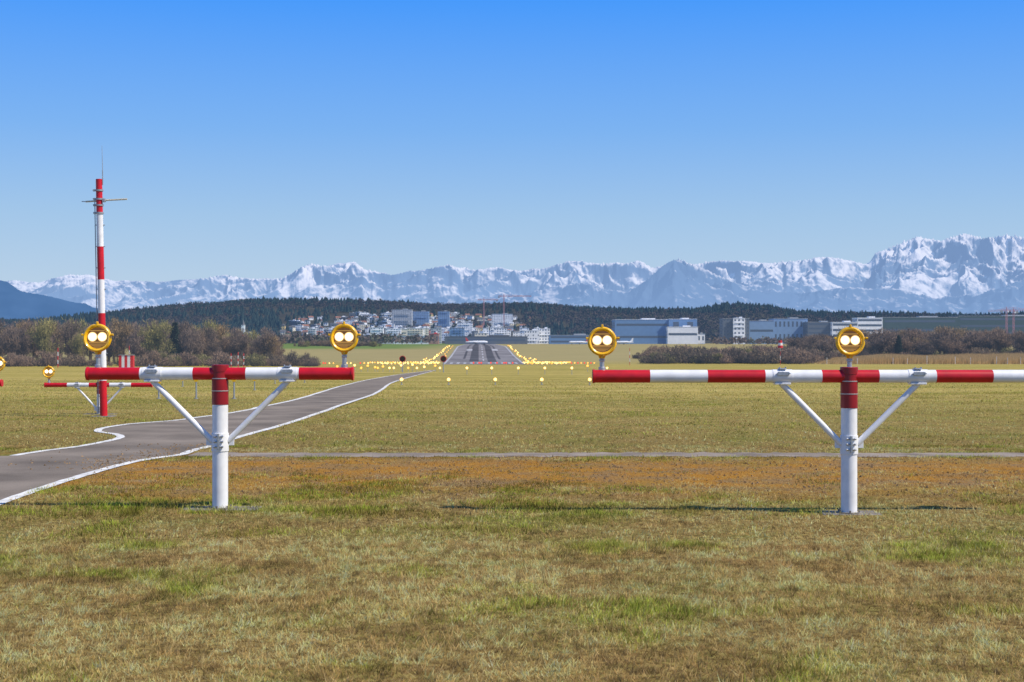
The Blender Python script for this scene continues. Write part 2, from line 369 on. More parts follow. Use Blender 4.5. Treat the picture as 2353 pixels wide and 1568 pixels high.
# ---------------------------------------------------------------- approach lamp
def lamp(parent,x,z,bar_top,s=1.,detail=True):
    """lamp whose face looks towards -Y, centre at x,z (local); stem from bar_top"""
    ax=Vector((0,-1,.04)).normalized()
    c=Vector((x,0,z)); b=MB()
    b.lathe(c+ax*(-.13*s),ax,[(0,.02*s),(.004*s,.06*s),(.03*s,.10*s),(.08*s,.128*s),(.12*s,.138*s),(.128*s,.138*s)],32,0)
    b.cyl(c+Vector((-.0,0.02,-.175*s)),c+Vector((0,.02,-.12*s)),.03*s,.045*s,n=16,ch=.006*s)
    o=b.obj('lamp',[M['yellow']],parent)
    r=MB()
    r.lathe(c,ax,[(.0,.130*s),(.0,.146*s),(.006*s,.151*s),(.022*s,.151*s),(.034*s,.145*s),(.040*s,.137*s),(.040*s,.129*s),(.032*s,.121*s),(.028*s,.114*s),(.001*s,.111*s)],40,0,cap=False)
    for an in (12,168,-90,90):
        a=math.radians(an); d=Vector((math.cos(a),0,math.sin(a))); p=c+d*.158*s+ax*.016*s
        r.bbox(p,(.03*s,.035*s,.022*s),.004*s,0,Matrix.Rotation(-a,3,'Y'))
        if an==12: r.cyl(p+Vector((0,-.02*s,0)),p+Vector((.022*s,-.02*s,0)),.011*s,n=10)
    r.obj('rim',[M['yellow']],o)
    g=MB(); g.lathe(c+ax*.001*s,ax,[(0,.130*s),(.003*s,.128*s)],36,0)
    for k in range(4):
        zz=-.054-.014*k; hw=math.sqrt(max(0,.104**2-zz**2))
        g.box(c+ax*.006*s+Vector((0,0,zz*s)),(2*hw*s,.006*s,.004*s),1)
    g.obj('lens_backing',[M['lensback'],M['amber']],o)
    for sx in(-1,1):
        q=MB(); cc=c+Vector((sx*.0515*s,0,.012*s))
        q.lathe(cc+ax*.005*s,ax,[(0,.048*s),(.008*s,.0505*s),(.010*s,.048*s),(.004*s,.030*s)],24,0,cap=False)
        q.obj('reflector',[M['bulbring']],o)
        q=MB(); q.lathe(cc+ax*.010*s,ax,[(0,.040*s),(.008*s,.038*s),(.016*s,.024*s)],20,0)
        q.obj('bulb',[M['bulb']],o)
    for zz,hw in((.076,.076),(-.044,.098)):
        q=MB(); q.box(c+ax*.012*s+Vector((0,0,zz*s)),(2*hw*s,.006*s,.007*s),0); q.obj('reflector_frame',[M['amber']],o)
    q=MB(); q.cyl((x,0.02,bar_top-.01),(x,.02,z-.168*s),.024*s,n=16,ch=.004); q.cyl((x,.02,bar_top-.012),(x,.02,bar_top+.03*s),.036*s,n=16,ch=.005); q.cyl((x,.02,z-.205*s),(x,.02,z-.185*s),.031*s,n=16,ch=.004)
    q.obj('stem',[M['steel']],o)
    return o

def light_stand(X,D,barz,lampz,segs,lamps,clamps,brace_z,post_r=.082,bar_r=.066,sleeve=.42,s=1.,label='',group='approach light stands',slab=.8):
    g=gz(D); root=empty('approach_light_stand',(X,D,g)); tag(root,label,'approach light',group)
    zt=barz+.095*s
    p=MB(); p.lathe((0,0,0),(0,0,1),[(0,post_r),(zt-sleeve,post_r)],32,0); p.obj('post',[M['white']],root)
    p=MB(); R1=post_r+.005
    p.lathe((0,0,zt-sleeve),(0,0,1),[(0,R1),(sleeve-.075*s,R1),(sleeve-.072*s,R1+.004),(sleeve-.006,R1+.004),(sleeve,R1-.002)],32,0)
    for k in (.14,.27): 
        p.lathe((0,0,zt-sleeve+k*s),(0,0,1),[(0,R1+.0),(.001,R1+.003),(.009,R1+.003),(.01,R1)],32,1,cap=False)
    p.obj('sleeve',[M['darkred'],M['strap']],root)
    p=MB()
    for i,(x0,x1,mm) in enumerate(segs):
        p.lathe((x0,0,barz),(1,0,0),[(0,bar_r),(x1-x0,bar_r)],32,mm,cap=False)
    for x,sg in((segs[0][0],-1),(segs[-1][1],1)):
        p.lathe((x,0,barz),(sg,0,0),[(-.02,bar_r+.0005),(-.018,bar_r+.006),(0,bar_r+.006),(.004,bar_r+.002)],32,segs[0][2],cap=True)
    p.obj('crossbar',[M['red'],M['white']],root)
    for cx in clamps:
        q=MB(); w=.20*s
        q.lathe((cx-w/2,0,barz),(1,0,0),[(0,bar_r+.004),(w,bar_r+.004)],32,0,cap=True)
        q.bbox((cx,0,barz-bar_r-.008),(w*.8,.12*s,.02*s),.003,0)
        q.bbox((cx,-bar_r-.012,barz+.028*s),(.12*s,.014*s,.04*s),.003,1)
        q.bbox((cx,0,barz+bar_r+.01),(.075*s,.1*s,.012*s),.003,1)
        for t in(-.06,.06):
            q.cyl((cx+t*s,-bar_r-.002,barz+.03*s),(cx+t*s,-bar_r-.032,barz+.03*s),.009*s,n=6,m=1)
            q.cyl((cx+t*.5*s,-.03,barz+bar_r+.012),(cx+t*.5*s,-.03,barz+bar_r+.03),.008*s,n=6,m=1)
        q.obj('clamp',[M['white'],M['steel']],root)
        sg=1 if cx>0 else -1
        q=MB(); q.cyl((cx+sg*.01,0,barz-bar_r-.005),(sg*(post_r-.0),0,brace_z),.031*s,n=16); q.obj('brace',[M['white']],root)
    q=MB(); hc=.19*s; q.lathe((0,0,brace_z-hc*.55),(0,0,1),[(0,post_r+.0),(.001,post_r+.008),(hc-.001,post_r+.008),(hc,post_r)],32,0,cap=False)
    if s>.5:
        q.bbox((0,-post_r-.016,brace_z),(.022,.03,.17),.003,1)
        for z in(-.055,0,.055):
            q.cyl((-.05,-post_r-.012,brace_z+z),(.05,-post_r-.012,brace_z+z),.007,n=8,m=1)
            for t in(-.042,.042): q.cyl((t-.008,-post_r-.014,brace_z+z),(t+.008,-post_r-.014,brace_z+z),.013,n=6,m=1)
        for sg in(-1,1): q.bbox((sg*(post_r+.03),0,brace_z),(.07,.012,.09),.003,0)
    q.obj('collar',[M['white'],M['steel']],root)
    q=MB(); q.bbox((.01,0.02,-.006),(slab,.34,.03),.008,0)
    q.obj('base_slab',[M['concrete']],root)
    q=MB(); q.cyl((0,0,.004),(0,0,.018),post_r+.045,n=28,ch=.003)
    for k in range(6):
        a=k*math.pi/3+.4; q.cyl((math.cos(a)*(post_r+.03),math.sin(a)*(post_r+.03),.01),(math.cos(a)*(post_r+.03),math.sin(a)*(post_r+.03),.04),.010,n=6)
    q.obj('base_flange',[M['concrete']],root)
    for lx_ in lamps: lamp(root,lx_,lampz,barz+bar_r,1.0)
    return root
def seglist(pxs,px0,D): return [((a-px0)*D/F,(c-px0)*D/F,m) for a,c,m in pxs]
D1=15.0
light_stand(wx(506,D1),D1,wz(859,D1),wz(777,D1),seglist([(200,323,0),(323,445,1),(445,566,0),(566,688,1),(688,812,0)],506,D1),[(224.5-506)*D1/F,(791-506)*D1/F],[(351-506)*D1/F,(661-506)*D1/F],wz(1014,D1),
  label='red and white T-shaped stand with two lit yellow lamps on grass')
D2=14.6
light_stand(wx(1951,D2),D2,wz(865,D2),wz(785,D2),seglist([(1362,1493,0),(1493,1625,1),(1625,1757,0),(1757,1887,1),(1887,2018,0),(2018,2149,1),(2149,2279,0),(2279,2410,1),(2410,2540,0)],1951,D2),[(1383.5-1951)*D2/F,(1953-1951)*D2/F,(2520-1951)*D2/F],[(1797-1951)*D2/F,(2108-1951)*D2/F],wz(1020,D2),
  label='wide red and white stand with lit yellow lamps on grass',slab=.6)
D3=36.; g3=gz(D3)
light_stand(wx(229,D3),D3,wz(885,D3)-g3,wz(855,D3)-g3,seglist([(103,155,0),(155,205,1),(205,252,0),(252,302,1),(302,350,0)],229,D3),[(112-229)*D3/F],[(178-229)*D3/F,(280-229)*D3/F],wz(940,D3)-g3,post_r=.07,bar_r=.055,sleeve=.3,s=.8,
  label='low red and white stand with one lit lamp beside antenna mast')
D4=28.
light_stand(wx(-160,D4),D4,wz(878,D4),wz(834,D4),seglist([(-340,-250,0),(-250,-160,1),(-160,-80,0),(-80,-35,1),(-35,5,0)],-160,D4),[(-5+160)*D4/F],[-.8,.8],.45,sleeve=.3,label='red and white crossbar stand with yellow lamp in grass')

# ---------------------------------------------------------------- antenna mast
DM=34.6; gm_=gz(DM); xb=wx(238.5,DM); root=empty('antenna_mast',(xb,DM,gm_)); tag(root,'tall red and white banded antenna mast in short grass','antenna mast')
topz=wz(412,DM)-gm_; lean=-.118
def mp(z): return Vector((lean*z/topz,0,z))
p=MB(); bands=[952,875,798,720,643,567,488,412]
for i in range(7):
    z0=wz(bands[i],DM)-gm_; z1=wz(bands[i+1],DM)-gm_; 
    if i==0:z0=0
    if i==6:z1=topz
    p.cyl(mp(z0),mp(z1),.09-.012*i/6,.09-.012*(i+1)/6,n=28,m=i%2)
p.obj('pole',[M['red'],M['white']],root)
p=MB(); wz0=wz(425,DM)-gm_; q0=mp(wz0)+Vector((.09,0,0)); p.cyl(q0,q0+Vector((-.005,0,.35)),.012,n=8); p.cyl(q0+Vector((-.005,0,.33)),(q0.x-.02,0,wz(335,DM)-gm_),.009,.004,n=6)
p.obj('whip_antenna',[M['grey']],root)
zc=wz(461,DM)-gm_; pc=mp(zc)
p=MB(); p.cyl(pc+Vector((.1,-.02,0)),pc+Vector((.68,-.02,.03)),.02,n=10,m=1); p.cyl(pc+Vector((-.36,.1,-.02)),pc+Vector((.1,.02,0)),.02,n=10,m=1); p.cyl(pc+Vector((-.46,.1,-.015)),pc+Vector((-.3,.1,-.02)),.01,n=8,m=0); p.bbox(pc+Vector((.12,-.03,0)),(.08,.08,.09),.01,0)
p.obj('crossed_antenna',[M['grey'],mat('antenna_cream',(.62,.56,.40),.5)],root)
for yy_ in(438,458,472,490): 
    p=MB(); c_=mp(wz(yy_,DM)-gm_); p.cyl(c_-Vector((0,0,.02)),c_+Vector((0,0,.02)),.1,n=20,m=0); p.bbox(c_+Vector((-.115,-.02,0)),(.06,.05,.05),.006,0); p.obj('bracket',[M['grey']],root)
for k in range(9):
    p=MB(); c_=mp(.5+k*.52); p.bbox(c_,(.24,.03,.022),.004,0); p.obj('bracket',[M['grey']],root)
p=MB(); p.cyl(mp(.1)+Vector((-.125,0,0)),mp(zc)+Vector((-.112,0,0)),.012,n=8); p.obj('cable',[M['grey']],root)
p=MB(); p.bbox((0,0,-.01),(.5,.5,.06),.01); p.obj('base_slab',[M['concrete']],root)

# ---------------------------------------------------------------- smaller lights
def small_light(hpost,r,col,near):
    parts=[]
    b=MB(); b.cyl((0,0,-.05),(0,0,hpost),.028 if near else max(.02,r*.15),n=10); b.cyl((0,0,0),(0,0,.03),.08,n=12); parts.append(('post',b,[M['grey']]))
    b=MB(); b.lathe((0,.10,hpost+r),(0,-1,0),[(0,r*.5),(.05,r*.9),(.12,r),(.14,r*.96)],18,0); parts.append(('housing',b,[M['yellow'] if col!='r' else M['redmid']]))
    b=MB(); b.lathe((0,-.045,hpost+r),(0,-1,0),[(0,r*.80),(.02,r*.72),(.03,r*.4)],18,0); parts.append(('lens',b,[M[col+'light']]))
    return parts
_cache={}; NL=[0]
def put_light(px,D,py=None,red=False,r=.13,group='lit approach lights',x=None,hp=.3,amber=False):
    NL[0]+=1
    if NL[0]>298: return
    g=gz(D); X=wx(px,D) if x is None else x
    h=hp if py is None else max(.12,wz(py,D)-r-g)
    h=round(h,1) if D>260 else round(h,2); col='r' if red else ('a' if amber else 'y'); r=round(r,2)
    key=(h,r,col,D<260)
    if key not in _cache:
        ps=small_light(h,r,col,D<130); ms=[]
        if D<260:
            for n,b,mm in ps:
                o=b.obj(n,mm); ms.append((n,o.data)); bpy.data.objects.remove(o)
        else:
            b=MB(); mats=[]
            for n,bb,mm in ps:
                b.add(bb.v,bb.f,0)
                b.m[-len(bb.f):]=[len(mats)]*len(bb.f); mats.append(mm[0])
            o=b.obj('runway_light',mats); ms.append(('runway_light',o.data)); bpy.data.objects.remove(o)
        _cache[key]=ms
    ms=_cache[key]
    lab='small red light glowing on short post' if red else ('small amber light glowing on short grey post' if amber else 'small yellow light glowing on short grey post')
    if len(ms)==1: tag(mkobj('runway_light',ms[0][1],loc=(X,D,g)),lab,'runway light',group)
    else:
        o=empty('runway_light',(X,D,g)); tag(o,lab,'runway light',group)
        for n,me in ms: mkobj(n,me,o)
J=random.uniform
for px in(923,1031,1138,1245,1355): put_light(px,85,872,r=.125)
for px in(1073,1130,1191,1252,1314): put_light(px,153,846,r=.16,group='second row of approach lights')
for px,py in[(1011,853),(958,857),(938,860),(905,853),(975,849),(1000,846),(880,848),(862,850),(845,846),(830,852),(815,845),(922,845),(948,843),(1395,853),(1350,846),(868,858),(895,861),(775,848),(790,846)]: put_light(px,190,None,r=.18,hp=.3+max(0,(852-py)*.05),group='lights along the path',amber=py%2==0)
for i in range(8):
    for k in range(3): put_light(708+i*40+k*9,560-(k%2)*4,None,red=(i<5 and k==0),r=J(.30,.38),group='wing bar lights',amber=random.random()<.4)
for D,n,px0,px1 in((590,28,850,1008),(520,18,868,1000),(440,12,880,985)):
    for i in range(n): put_light(px0+(px1-px0)*i/(n-1)+J(-.8,.8),D+J(-4,4),None,r=J(.30,.42)*D/590,group='wing bar lights',amber=random.random()<.35,hp=.5)
for i in range(7): put_light(600+i*24+J(-3,3),560,None,red=True,r=.36,group='wing bar lights')
for D,n,px0,px1 in((592,28,1203,1310),(520,16,1206,1300),(440,8,1212,1290)):
    for i in range(n): put_light(px0+(px1-px0)*i/(n-1)+J(-.8,.8),D+J(-4,4),None,r=J(.30,.42)*D/590,group='wing bar lights',amber=random.random()<.35,hp=.5)
for i in range(8): put_light(1313+i*7.5,580,None,red=i%2==0,r=.36,group='wing bar lights',amber=True)
for px in(1088,1101,1106,1128,1142,1158,1163,1178): put_light(px,584,None,red=True,r=.38,group='red threshold lights')
for i in range(32):
    D=600+(i/31)**1.15*420
    put_light(0,D+J(-3,3),x=rc(D)-RW-5.5+ (1-(D-600)/420)*-1.5+J(-.8,.8),r=J(.30,.46),group='runway edge lights',amber=i%3==0); put_light(0,D,x=rc(D)+RW+2.0+J(-.8,.8),r=J(.30,.46),group='runway edge lights',amber=i%3==1)
    if i%3==0: put_light(0,D,x=rc(D)-RW-2.2+J(-1,1),r=.34,group='runway edge lights',amber=True)
for i in range(10):
    D=600+i*10; put_light(0,D,x=rc(D)+RW+5+J(-1,2),r=J(.28,.36),group='runway edge lights',amber=i%2==0); put_light(0,D,x=rc(D)-RW-9+J(-2,1),r=J(.28,.36),group='runway edge lights',amber=i%2==1)
for px,yt,yb in[(365,881,917),(420,873,889),(451,875,917),(538,875,917),(585,874,897),(655,869,893),(700,868,880),(632,868,882)]:
    D=depth_of(yb); g=gz(D); h=wz(yt,D)-g; o=empty('light_post',(wx(px,D),D,g)); tag(o,'slim grey post with small lamp head in meadow','post','slim posts in the meadow')
    b=MB(); b.cyl((0,0,0),(0,0,h),.028,n=10); b.cyl((0,0,0),(0,0,.03),.08,n=12); b.obj('post',[M['grey']],o)
    b=MB(); b.lathe((0,0.05,h+.03),(0,-1,0),[(0,.04),(.03,.07),(.1,.075)],14,0); b.obj('housing',[M['yellow']],o)

for px in(925,1019):
    D=175; g=gz(D); o=empty('round_sign',(wx(px,D),D,g)); tag(o,'round dark sign with red rim on post','sign','round signs beside the path')
    zc_=wz(825,D)-g; b=MB(); b.cyl((0,.05,0),(0,.05,zc_),.06,n=10); b.obj('post',[M['grey']],o)
    b=MB(); b.lathe((0,.02,zc_),(0,-1,0),[(0,.40),(.03,.40)],28,0); b.lathe((0,-.012,zc_),(0,-1,0),[(0,.33),(.012,.33)],28,1); b.obj('panel',[M['redmid'],M['black']],o)
D=300; g=gz(D); o=empty('equipment_cabinet',(wx(291,D),D,g)); tag(o,'red and white striped cabinet near bare trees','cabinet')
b=MB(); w=3.0; h=wz(817,D)-g
for k in range(5): b.box((-w/2+w*(k+.5)/5,0,h/2),(w/5,1.2,h),k%2)
b.obj('body',[M['redmid'],M['whitemid']],o,smooth=False); b=MB(); b.bbox((0,0,h+.06),(w+.2,1.4,.1),.02); b.obj('roof',[M['grey']],o)
def pole(px,yt,D,label,band=True,r=.09):
    g=gz(D); o=empty('marker_pole',(wx(px,D),D,g)); tag(o,label,'marker pole','marker poles'); h=wz(yt,D)-g; b=MB(); n=5
    for k in range(n): b.cyl((0,0,h*k/n),(0,0,h*(k+1)/n),r,n=8,m=k%2 if band else 1)
    b.obj('pole',[M['redmid'],M['whitemid']],o); return o,h
for px,yt,D in[(133,800,330),(531,812,350),(547,810,350),(1447,800,500),(297,795,420),(558,770,500),(560,812,350)]: pole(px,yt,D,'thin red and white banded marker pole')
for px,yt,D in[(25,822,500),(48,823,500),(2052,822,600),(2130,818,600),(2195,820,600),(2230,822,600),(2290,820,600),(2315,822,600),(1970,823,600),(1900,822,600),(2085,824,600),(2345,822,600)]: pole(px,yt,D,'plain white marker pole among dry reeds',False,.1)
o,h=pole(1793,786,560,'red and white pole with striped drum on top')
b=MB()
for k in range(3): b.cyl((0,0,h-2.4+k*1.0),(0,0,h-1.4+k*1.0),1.0-.12*k,.95-.12*k,n=16,m=k%2)
b.obj('drum',[M['redmid'],M['whitemid']],o)

# ---------------------------------------------------------------- trees
def twig_tree(seed,kind):
    r=random.Random(seed); q=np.random.default_rng(seed)
    tb=MB(); H=10.; cl=[]
    if kind=='bare':
        tb.cyl((0,0,-.2),(0,0,H*.35),.26,.18,n=7); tb.cyl((0,0,H*.35),(r.uniform(-.4,.4),0,H*.85),.18,.05,n=6)
        for k in range(15):
            a=r.uniform(0,6.28); z0=H*r.uniform(.15,.6); L=r.uniform(2.2,4.2); el=r.uniform(.6,1.3)
            e=Vector((math.cos(a)*math.cos(el)*L,math.sin(a)*math.cos(el)*L,z0+math.sin(el)*L)); tb.cyl((0,0,z0),e,.09,.03,n=5); cl.append((e,r.uniform(1.1,2.1)))
            cl.append((Vector((e.x*.5,e.y*.5,(z0+e.z)/2)),1.1))
        cl.append((Vector((0,0,H*.86)),1.5)); n=3400; sz=.26
    elif kind=='conifer':
        tb.cyl((0,0,-.2),(0,0,H*.95),.22,.03,n=7)
        for k in range(26):
            z=.8+k*.35; rad=2.2*(1-z/H)**.8+.15
            for j in range(5): a=r.uniform(0,6.28); cl.append((Vector((math.cos(a)*rad*.6,math.sin(a)*rad*.6,z)),rad*.5+.12))
        n=2800; sz=.3
    else:
        for k in range(11):
            a=r.uniform(0,6.28); rr=r.uniform(.3,3.2); e=Vector((math.cos(a)*rr,math.sin(a)*rr,r.uniform(1.,3.4)*(1-.12*rr))); tb.cyl((e.x*.3,e.y*.3,-.2),e,.08,.02,n=5); cl.append((e,r.uniform(.7,1.5)))
            cl.append((Vector((e.x,e.y,.8)),1.0))
        n=2000; sz=.22
    ci=q.integers(0,len(cl),n); C=np.array([tuple(c[0]) for c in cl])[ci]; Rr=np.array([c[1] for c in cl])[ci]
    d=q.normal(size=(n,3)); d/=np.linalg.norm(d,axis=1)[:,None]; P=C+d*(Rr*q.random(n)**.45)[:,None]*np.array([1,1,.95])
    P[:,2]=np.maximum(P[:,2],.1)
    a=q.normal(size=(n,3)); a/=np.linalg.norm(a,axis=1)[:,None]; a[:,2]=np.abs(a[:,2])*(2.2 if kind!='conifer' else .3); c=np.cross(a,q.normal(size=(n,3))); c/=np.linalg.norm(c,axis=1)[:,None]
    L=sz*(1+1.6*q.random(n))[:,None]; W=(sz*.28 if kind!='conifer' else sz*.8)
    V=np.stack([P-c*W,P+c*W,P+a*L],1).reshape(-1,3)
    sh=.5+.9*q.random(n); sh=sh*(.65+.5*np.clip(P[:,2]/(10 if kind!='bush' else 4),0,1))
    return tb,V,sh
def tree_var(seed,kind,col,name,mm):
    tb,V,sh=twig_tree(seed,kind); o=tb.obj('trunk',[M['trunk']]); tm=o.data; bpy.data.objects.remove(o)
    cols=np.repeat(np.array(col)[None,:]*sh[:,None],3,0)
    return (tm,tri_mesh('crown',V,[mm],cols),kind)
TM=vcmat('twigs_and_leaves',.07,.9,.2)
TV=[tree_var(1,'bare',(.27,.18,.115),'',TM),tree_var(2,'bare',(.23,.165,.12),'',TM),tree_var(3,'bare',(.30,.205,.10),'',TM),tree_var(4,'bare',(.18,.13,.095),'',TM),tree_var(5,'bare',(.29,.25,.085),'',TM)]
TCON=tree_var(6,'conifer',(.028,.046,.03),'',TM)
TB=[tree_var(7,'bush',(.27,.19,.11),'',TM),tree_var(8,'bush',(.16,.12,.08),'',TM),tree_var(9,'bush',(.25,.215,.08),'',TM),tree_var(10,'bush',(.30,.20,.13),'',TM)]
def put_tree(v,X,D,h,lab,name='bare_tree',cat='tree',group='bare trees at the field edge',wide=1.):
    o=empty(name,(X,D,gz(D))); tag(o,lab,cat,group); base=10. if v[2]!='bush' else 4.3
    s=h/base; a=random.uniform(0,6.28)
    for n,me in(('trunk',v[0]),('crown',v[1])): mkobj(n,me,o)
    o.scale=(s*wide,s*wide,s); o.rotation_euler=(0,0,a)
    return o
for i in range(130):
    px=random.uniform(-60,640); D=random.uniform(440,640); yt=random.uniform(736,775)
    if px>480: yt+=12+random.uniform(0,20)*(px-480)/150
    h=wz(yt,D)-gz(D); vi=random.choice([0,0,1,1,2,3,4]); 
    put_tree(TV[vi],wx(px,D),D,h,['brown leafless tree with dense twigs','grey-brown leafless tree with dense twigs','ochre-brown budding tree at field edge','dark bare tree with tangled twigs','olive budding tree at field edge'][vi],wide=random.uniform(.8,1.15))
put_tree(TCON,wx(402,450),450,wz(740,450)-gz(450),'dark green conical fir among bare trees','fir_tree',wide=.95)
for i in range(115):
    px=random.uniform(1825,2440); D=random.uniform(690,860); yt=random.uniform(753,788)+max(0,(1900-px)*.25); vi=random.choice([0,1,2,3,0,1])
    put_tree(TV[vi],wx(px,D),D,wz(yt,D)-gz(D),['brown leafless tree behind dry reeds','grey-brown leafless tree behind dry reeds','ochre-brown tree behind dry reeds','dark bare tree behind dry reeds'][vi],group='bare trees behind the reeds',wide=random.uniform(1.2,1.8))
put_tree(TCON,wx(2065,690),690,wz(770,690)-gz(690),'dark conical evergreen beside dry reeds','fir_tree',wide=1.)
for px,D,h in[(672,430,5.2),(695,432,4.6),(655,440,3.6),(712,445,4.)]: put_tree(TB[1],wx(px,D),D,h,'dark round bush at meadow edge','bush','bush','bushes at the meadow edge',1.2)
for i in range(60):
    px=random.uniform(-40,640) if i<50 else random.uniform(600,720); D=random.uniform(395,445); put_tree(random.choice(TB),wx(px,D),D,random.uniform(2.5,5.2)*(1 if i<50 else .6),'low brown scrub bush below bare trees','bush','bush','scrub below the trees',1.5)
for i in range(120):
    px=random.uniform(1440,1880); D=random.uniform(605,760); hm=(px-1440)/60 if px<1500 else 1
    put_tree(random.choice([TB[0],TB[3],TB[3],TB[1],TB[2]]),wx(px,D),D,max(1.6,(wz(random.uniform(790,816),D)-gz(D))*min(1,hm+.35)),'grey-brown thicket bush beside grass','bush','bush','thicket bushes beside the runway',1.9)
for i in range(26):
    px=random.uniform(690,860); D=random.uniform(980,1150); put_tree(random.choice(TB),wx(px,D),D,random.uniform(2.5,5),'small brown bush behind meadow','bush','bush','bushes by the green field',1.5)
for i in range(70):
    px=random.uniform(1600,2440); D=random.uniform(680,740); put_tree(random.choice(TB),wx(px,D),D,random.uniform(3,7),'dense brown bush behind dry reeds','bush','bush','bushes behind the reeds',1.7)
# reeds
n=90000; D=rng.uniform(600,690,n); X=(rng.uniform(1870,2500,n)-CX)*D/F; lf=np.clip((X/D*F+CX-1870)/150,0,1)*(.4+.9*fbm(X*.05,D*.02,3,6)); k=rng.random(n)<lf; D=D[k];X=X[k];lf=lf[k];n=len(D)
h=rng.uniform(1.6,3.4,n)*(.3+.8*lf); z=gza(D); w=.14
V=np.stack([np.stack([X-w,D,z],-1),np.stack([X+w,D,z],-1),np.stack([X+rng.normal(0,.3,n),D,z+h],-1)],1).reshape(-1,3)
c=np.array([.66,.44,.19])*rng.uniform(.6,1.3,(n,1)); tag(mkobj('reeds',tri_mesh('reeds',V,[vcmat('dry_reeds',.04,.9,.3)],np.repeat(c,3,0))),'golden dry reeds at the field edge','reeds',kind='stuff')

# ---------------------------------------------------------------- forested hill
S1x=np.array([-900,0,100,250,300,400,500,600,700,800,900,1000,1060,1200,1300,1400,1500,1600,1680,1750,1830,1950,2100,2353,3200.])
S1y=np.array([746,748,748,733,727,715,709,698,698,704,704,711,712,709,714,719,721,723,711,714,726,730,729,732,734.])
H0,H1=2300.,4000.
def hillz(X,D):
    px=CX+F*X/H1; rz=CAMZ+(CY-np.interp(px,S1x,S1y))*H1/F
    t=np.clip((D-H0)/(H1-H0),0,1); t=t*t*(3-2*t)*.5+t*.5
    back=np.clip((D-H1)/1800,0,1)
    base=gza(D)
    return base+(rz-base)*t*(1-back**2*1.0)+ (fbm(X*.004,D*.004,3,8)-.5)*22*t
hx=np.linspace(-3200,3200,200); hy=np.linspace(H0,5800,80); HX,HY=np.meshgrid(hx,hy); P=np.stack([HX,HY,hillz(HX,HY)-.3*(HY<H0+20)],-1)
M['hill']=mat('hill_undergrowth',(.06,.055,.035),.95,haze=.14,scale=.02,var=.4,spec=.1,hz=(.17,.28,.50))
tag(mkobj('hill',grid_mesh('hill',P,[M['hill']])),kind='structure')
def forest(n,px0,px1,Da,Db,hlo,hhi,pcon,seed,dens=None,zf=None,con=True):
    r=np.random.default_rng(seed); D=r.uniform(Da,Db,n); px=r.uniform(px0,px1,n); X=(px-CX)*D/F
    if dens is not None: k=dens(px,D,r); D=D[k];X=X[k];px=px[k]
    n=len(D); z=(hillz(X,D) if zf is None else zf(D)); pn=fbm(X*.004,D*.004,3,4); con=r.random(n)<np.clip((pn-.5+ (pcon-.5)*.5)*6+.5,0,1)
    Vs=[];Cs=[]; h=r.uniform(hlo,hhi,n)*(.75+.5*fbm(X*.01,D*.01,2,14))
    def tri(a,b,c,col): Vs.append(np.stack([a,b,c],1).reshape(-1,3)); Cs.append(np.repeat(col,3,0))
    i=np.where(con)[0]; m=len(i); base=np.stack([X[i],D[i],z[i]],-1); hh=h[i]*r.uniform(.85,1.1,m); rad=hh*.34; ph=r.uniform(0,1,m)
    cc=np.array([.026,.042,.036])*r.uniform(.75,1.3,(m,1))
    for (b0,t0,rs) in((.08,.65,1.),(.4,1.,.66)):
        for k in range(6):
            a0=(k+ph)*math.pi/3;a1=a0+math.pi/3; j=r.uniform(.8,1.2,m)
            A=base+np.stack([np.cos(a0)*rad*rs*j,np.sin(a0)*rad*rs*j,hh*b0],-1);B=base+np.stack([np.cos(a1)*rad*rs*j,np.sin(a1)*rad*rs*j,hh*b0],-1);T=base+np.stack([0*hh,0*hh,hh*t0],-1)
            tri(A,B,T,cc)
    i=np.where(~con)[0]; m=len(i); base=np.stack([X[i],D[i],z[i]],-1); hh=h[i]*.9
    cc=np.where(r.random((m,1))<.75,np.array([[.088,.066,.056]]),np.array([[.062,.062,.040]]))*r.uniform(.75,1.25,(m,1))
    for k in range(26):
        d=r.normal(size=(m,3)); d/=np.linalg.norm(d,axis=1)[:,None]; c0=base+np.stack([0*hh,0*hh,hh*.55],-1)+d*(hh[:,None]*np.array([.38,.38,.38]))*r.uniform(.5,1,(m,1))
        u=r.normal(size=(m,3));u/=np.linalg.norm(u,axis=1)[:,None];v=np.cross(u,r.normal(size=(m,3)));v/=np.linalg.norm(v,axis=1)[:,None]; s=hh[:,None]*.18
        tri(c0-v*s*.6,c0+v*s*.6,c0+u*s*1.2,cc*r.uniform(.8,1.2,(m,1)))
    return np.concatenate(Vs),np.concatenate(Cs)
def dens(px,D,r):
    town=(px>640)&(px<1205)&(D<3450)&(D>2350)
    return ~(town&(r.random(len(px))<.78))
v1,c1=forest(12500,-120,2500,H0+60,H1+250,10,18,.42,21,dens)
v1b,c1b=forest(3600,-120,2500,H1-250,H1+250,12,20,.66,24)
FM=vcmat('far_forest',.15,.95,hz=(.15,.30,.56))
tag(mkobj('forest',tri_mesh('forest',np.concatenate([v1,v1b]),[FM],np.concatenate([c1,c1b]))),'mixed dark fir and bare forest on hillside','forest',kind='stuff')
v2,c2=forest(1500,-80,1000,1350,2100,8,14,.05,22,lambda px,D,r:(px<900)|(r.random(len(px))<.4),gza)
v3,c3=forest(1300,1640,2480,1200,1750,6,11,.1,23,lambda px,D,r:(px>1840)|(D<1350),gza)
tag(mkobj('woodland',tri_mesh('woodland',np.concatenate([v2,v3]),[vcmat('woodland_mat',.09,.95)],np.concatenate([c2,c3])*1.6)),'brown leafless woodland belt beyond the airfield','woodland',kind='stuff')

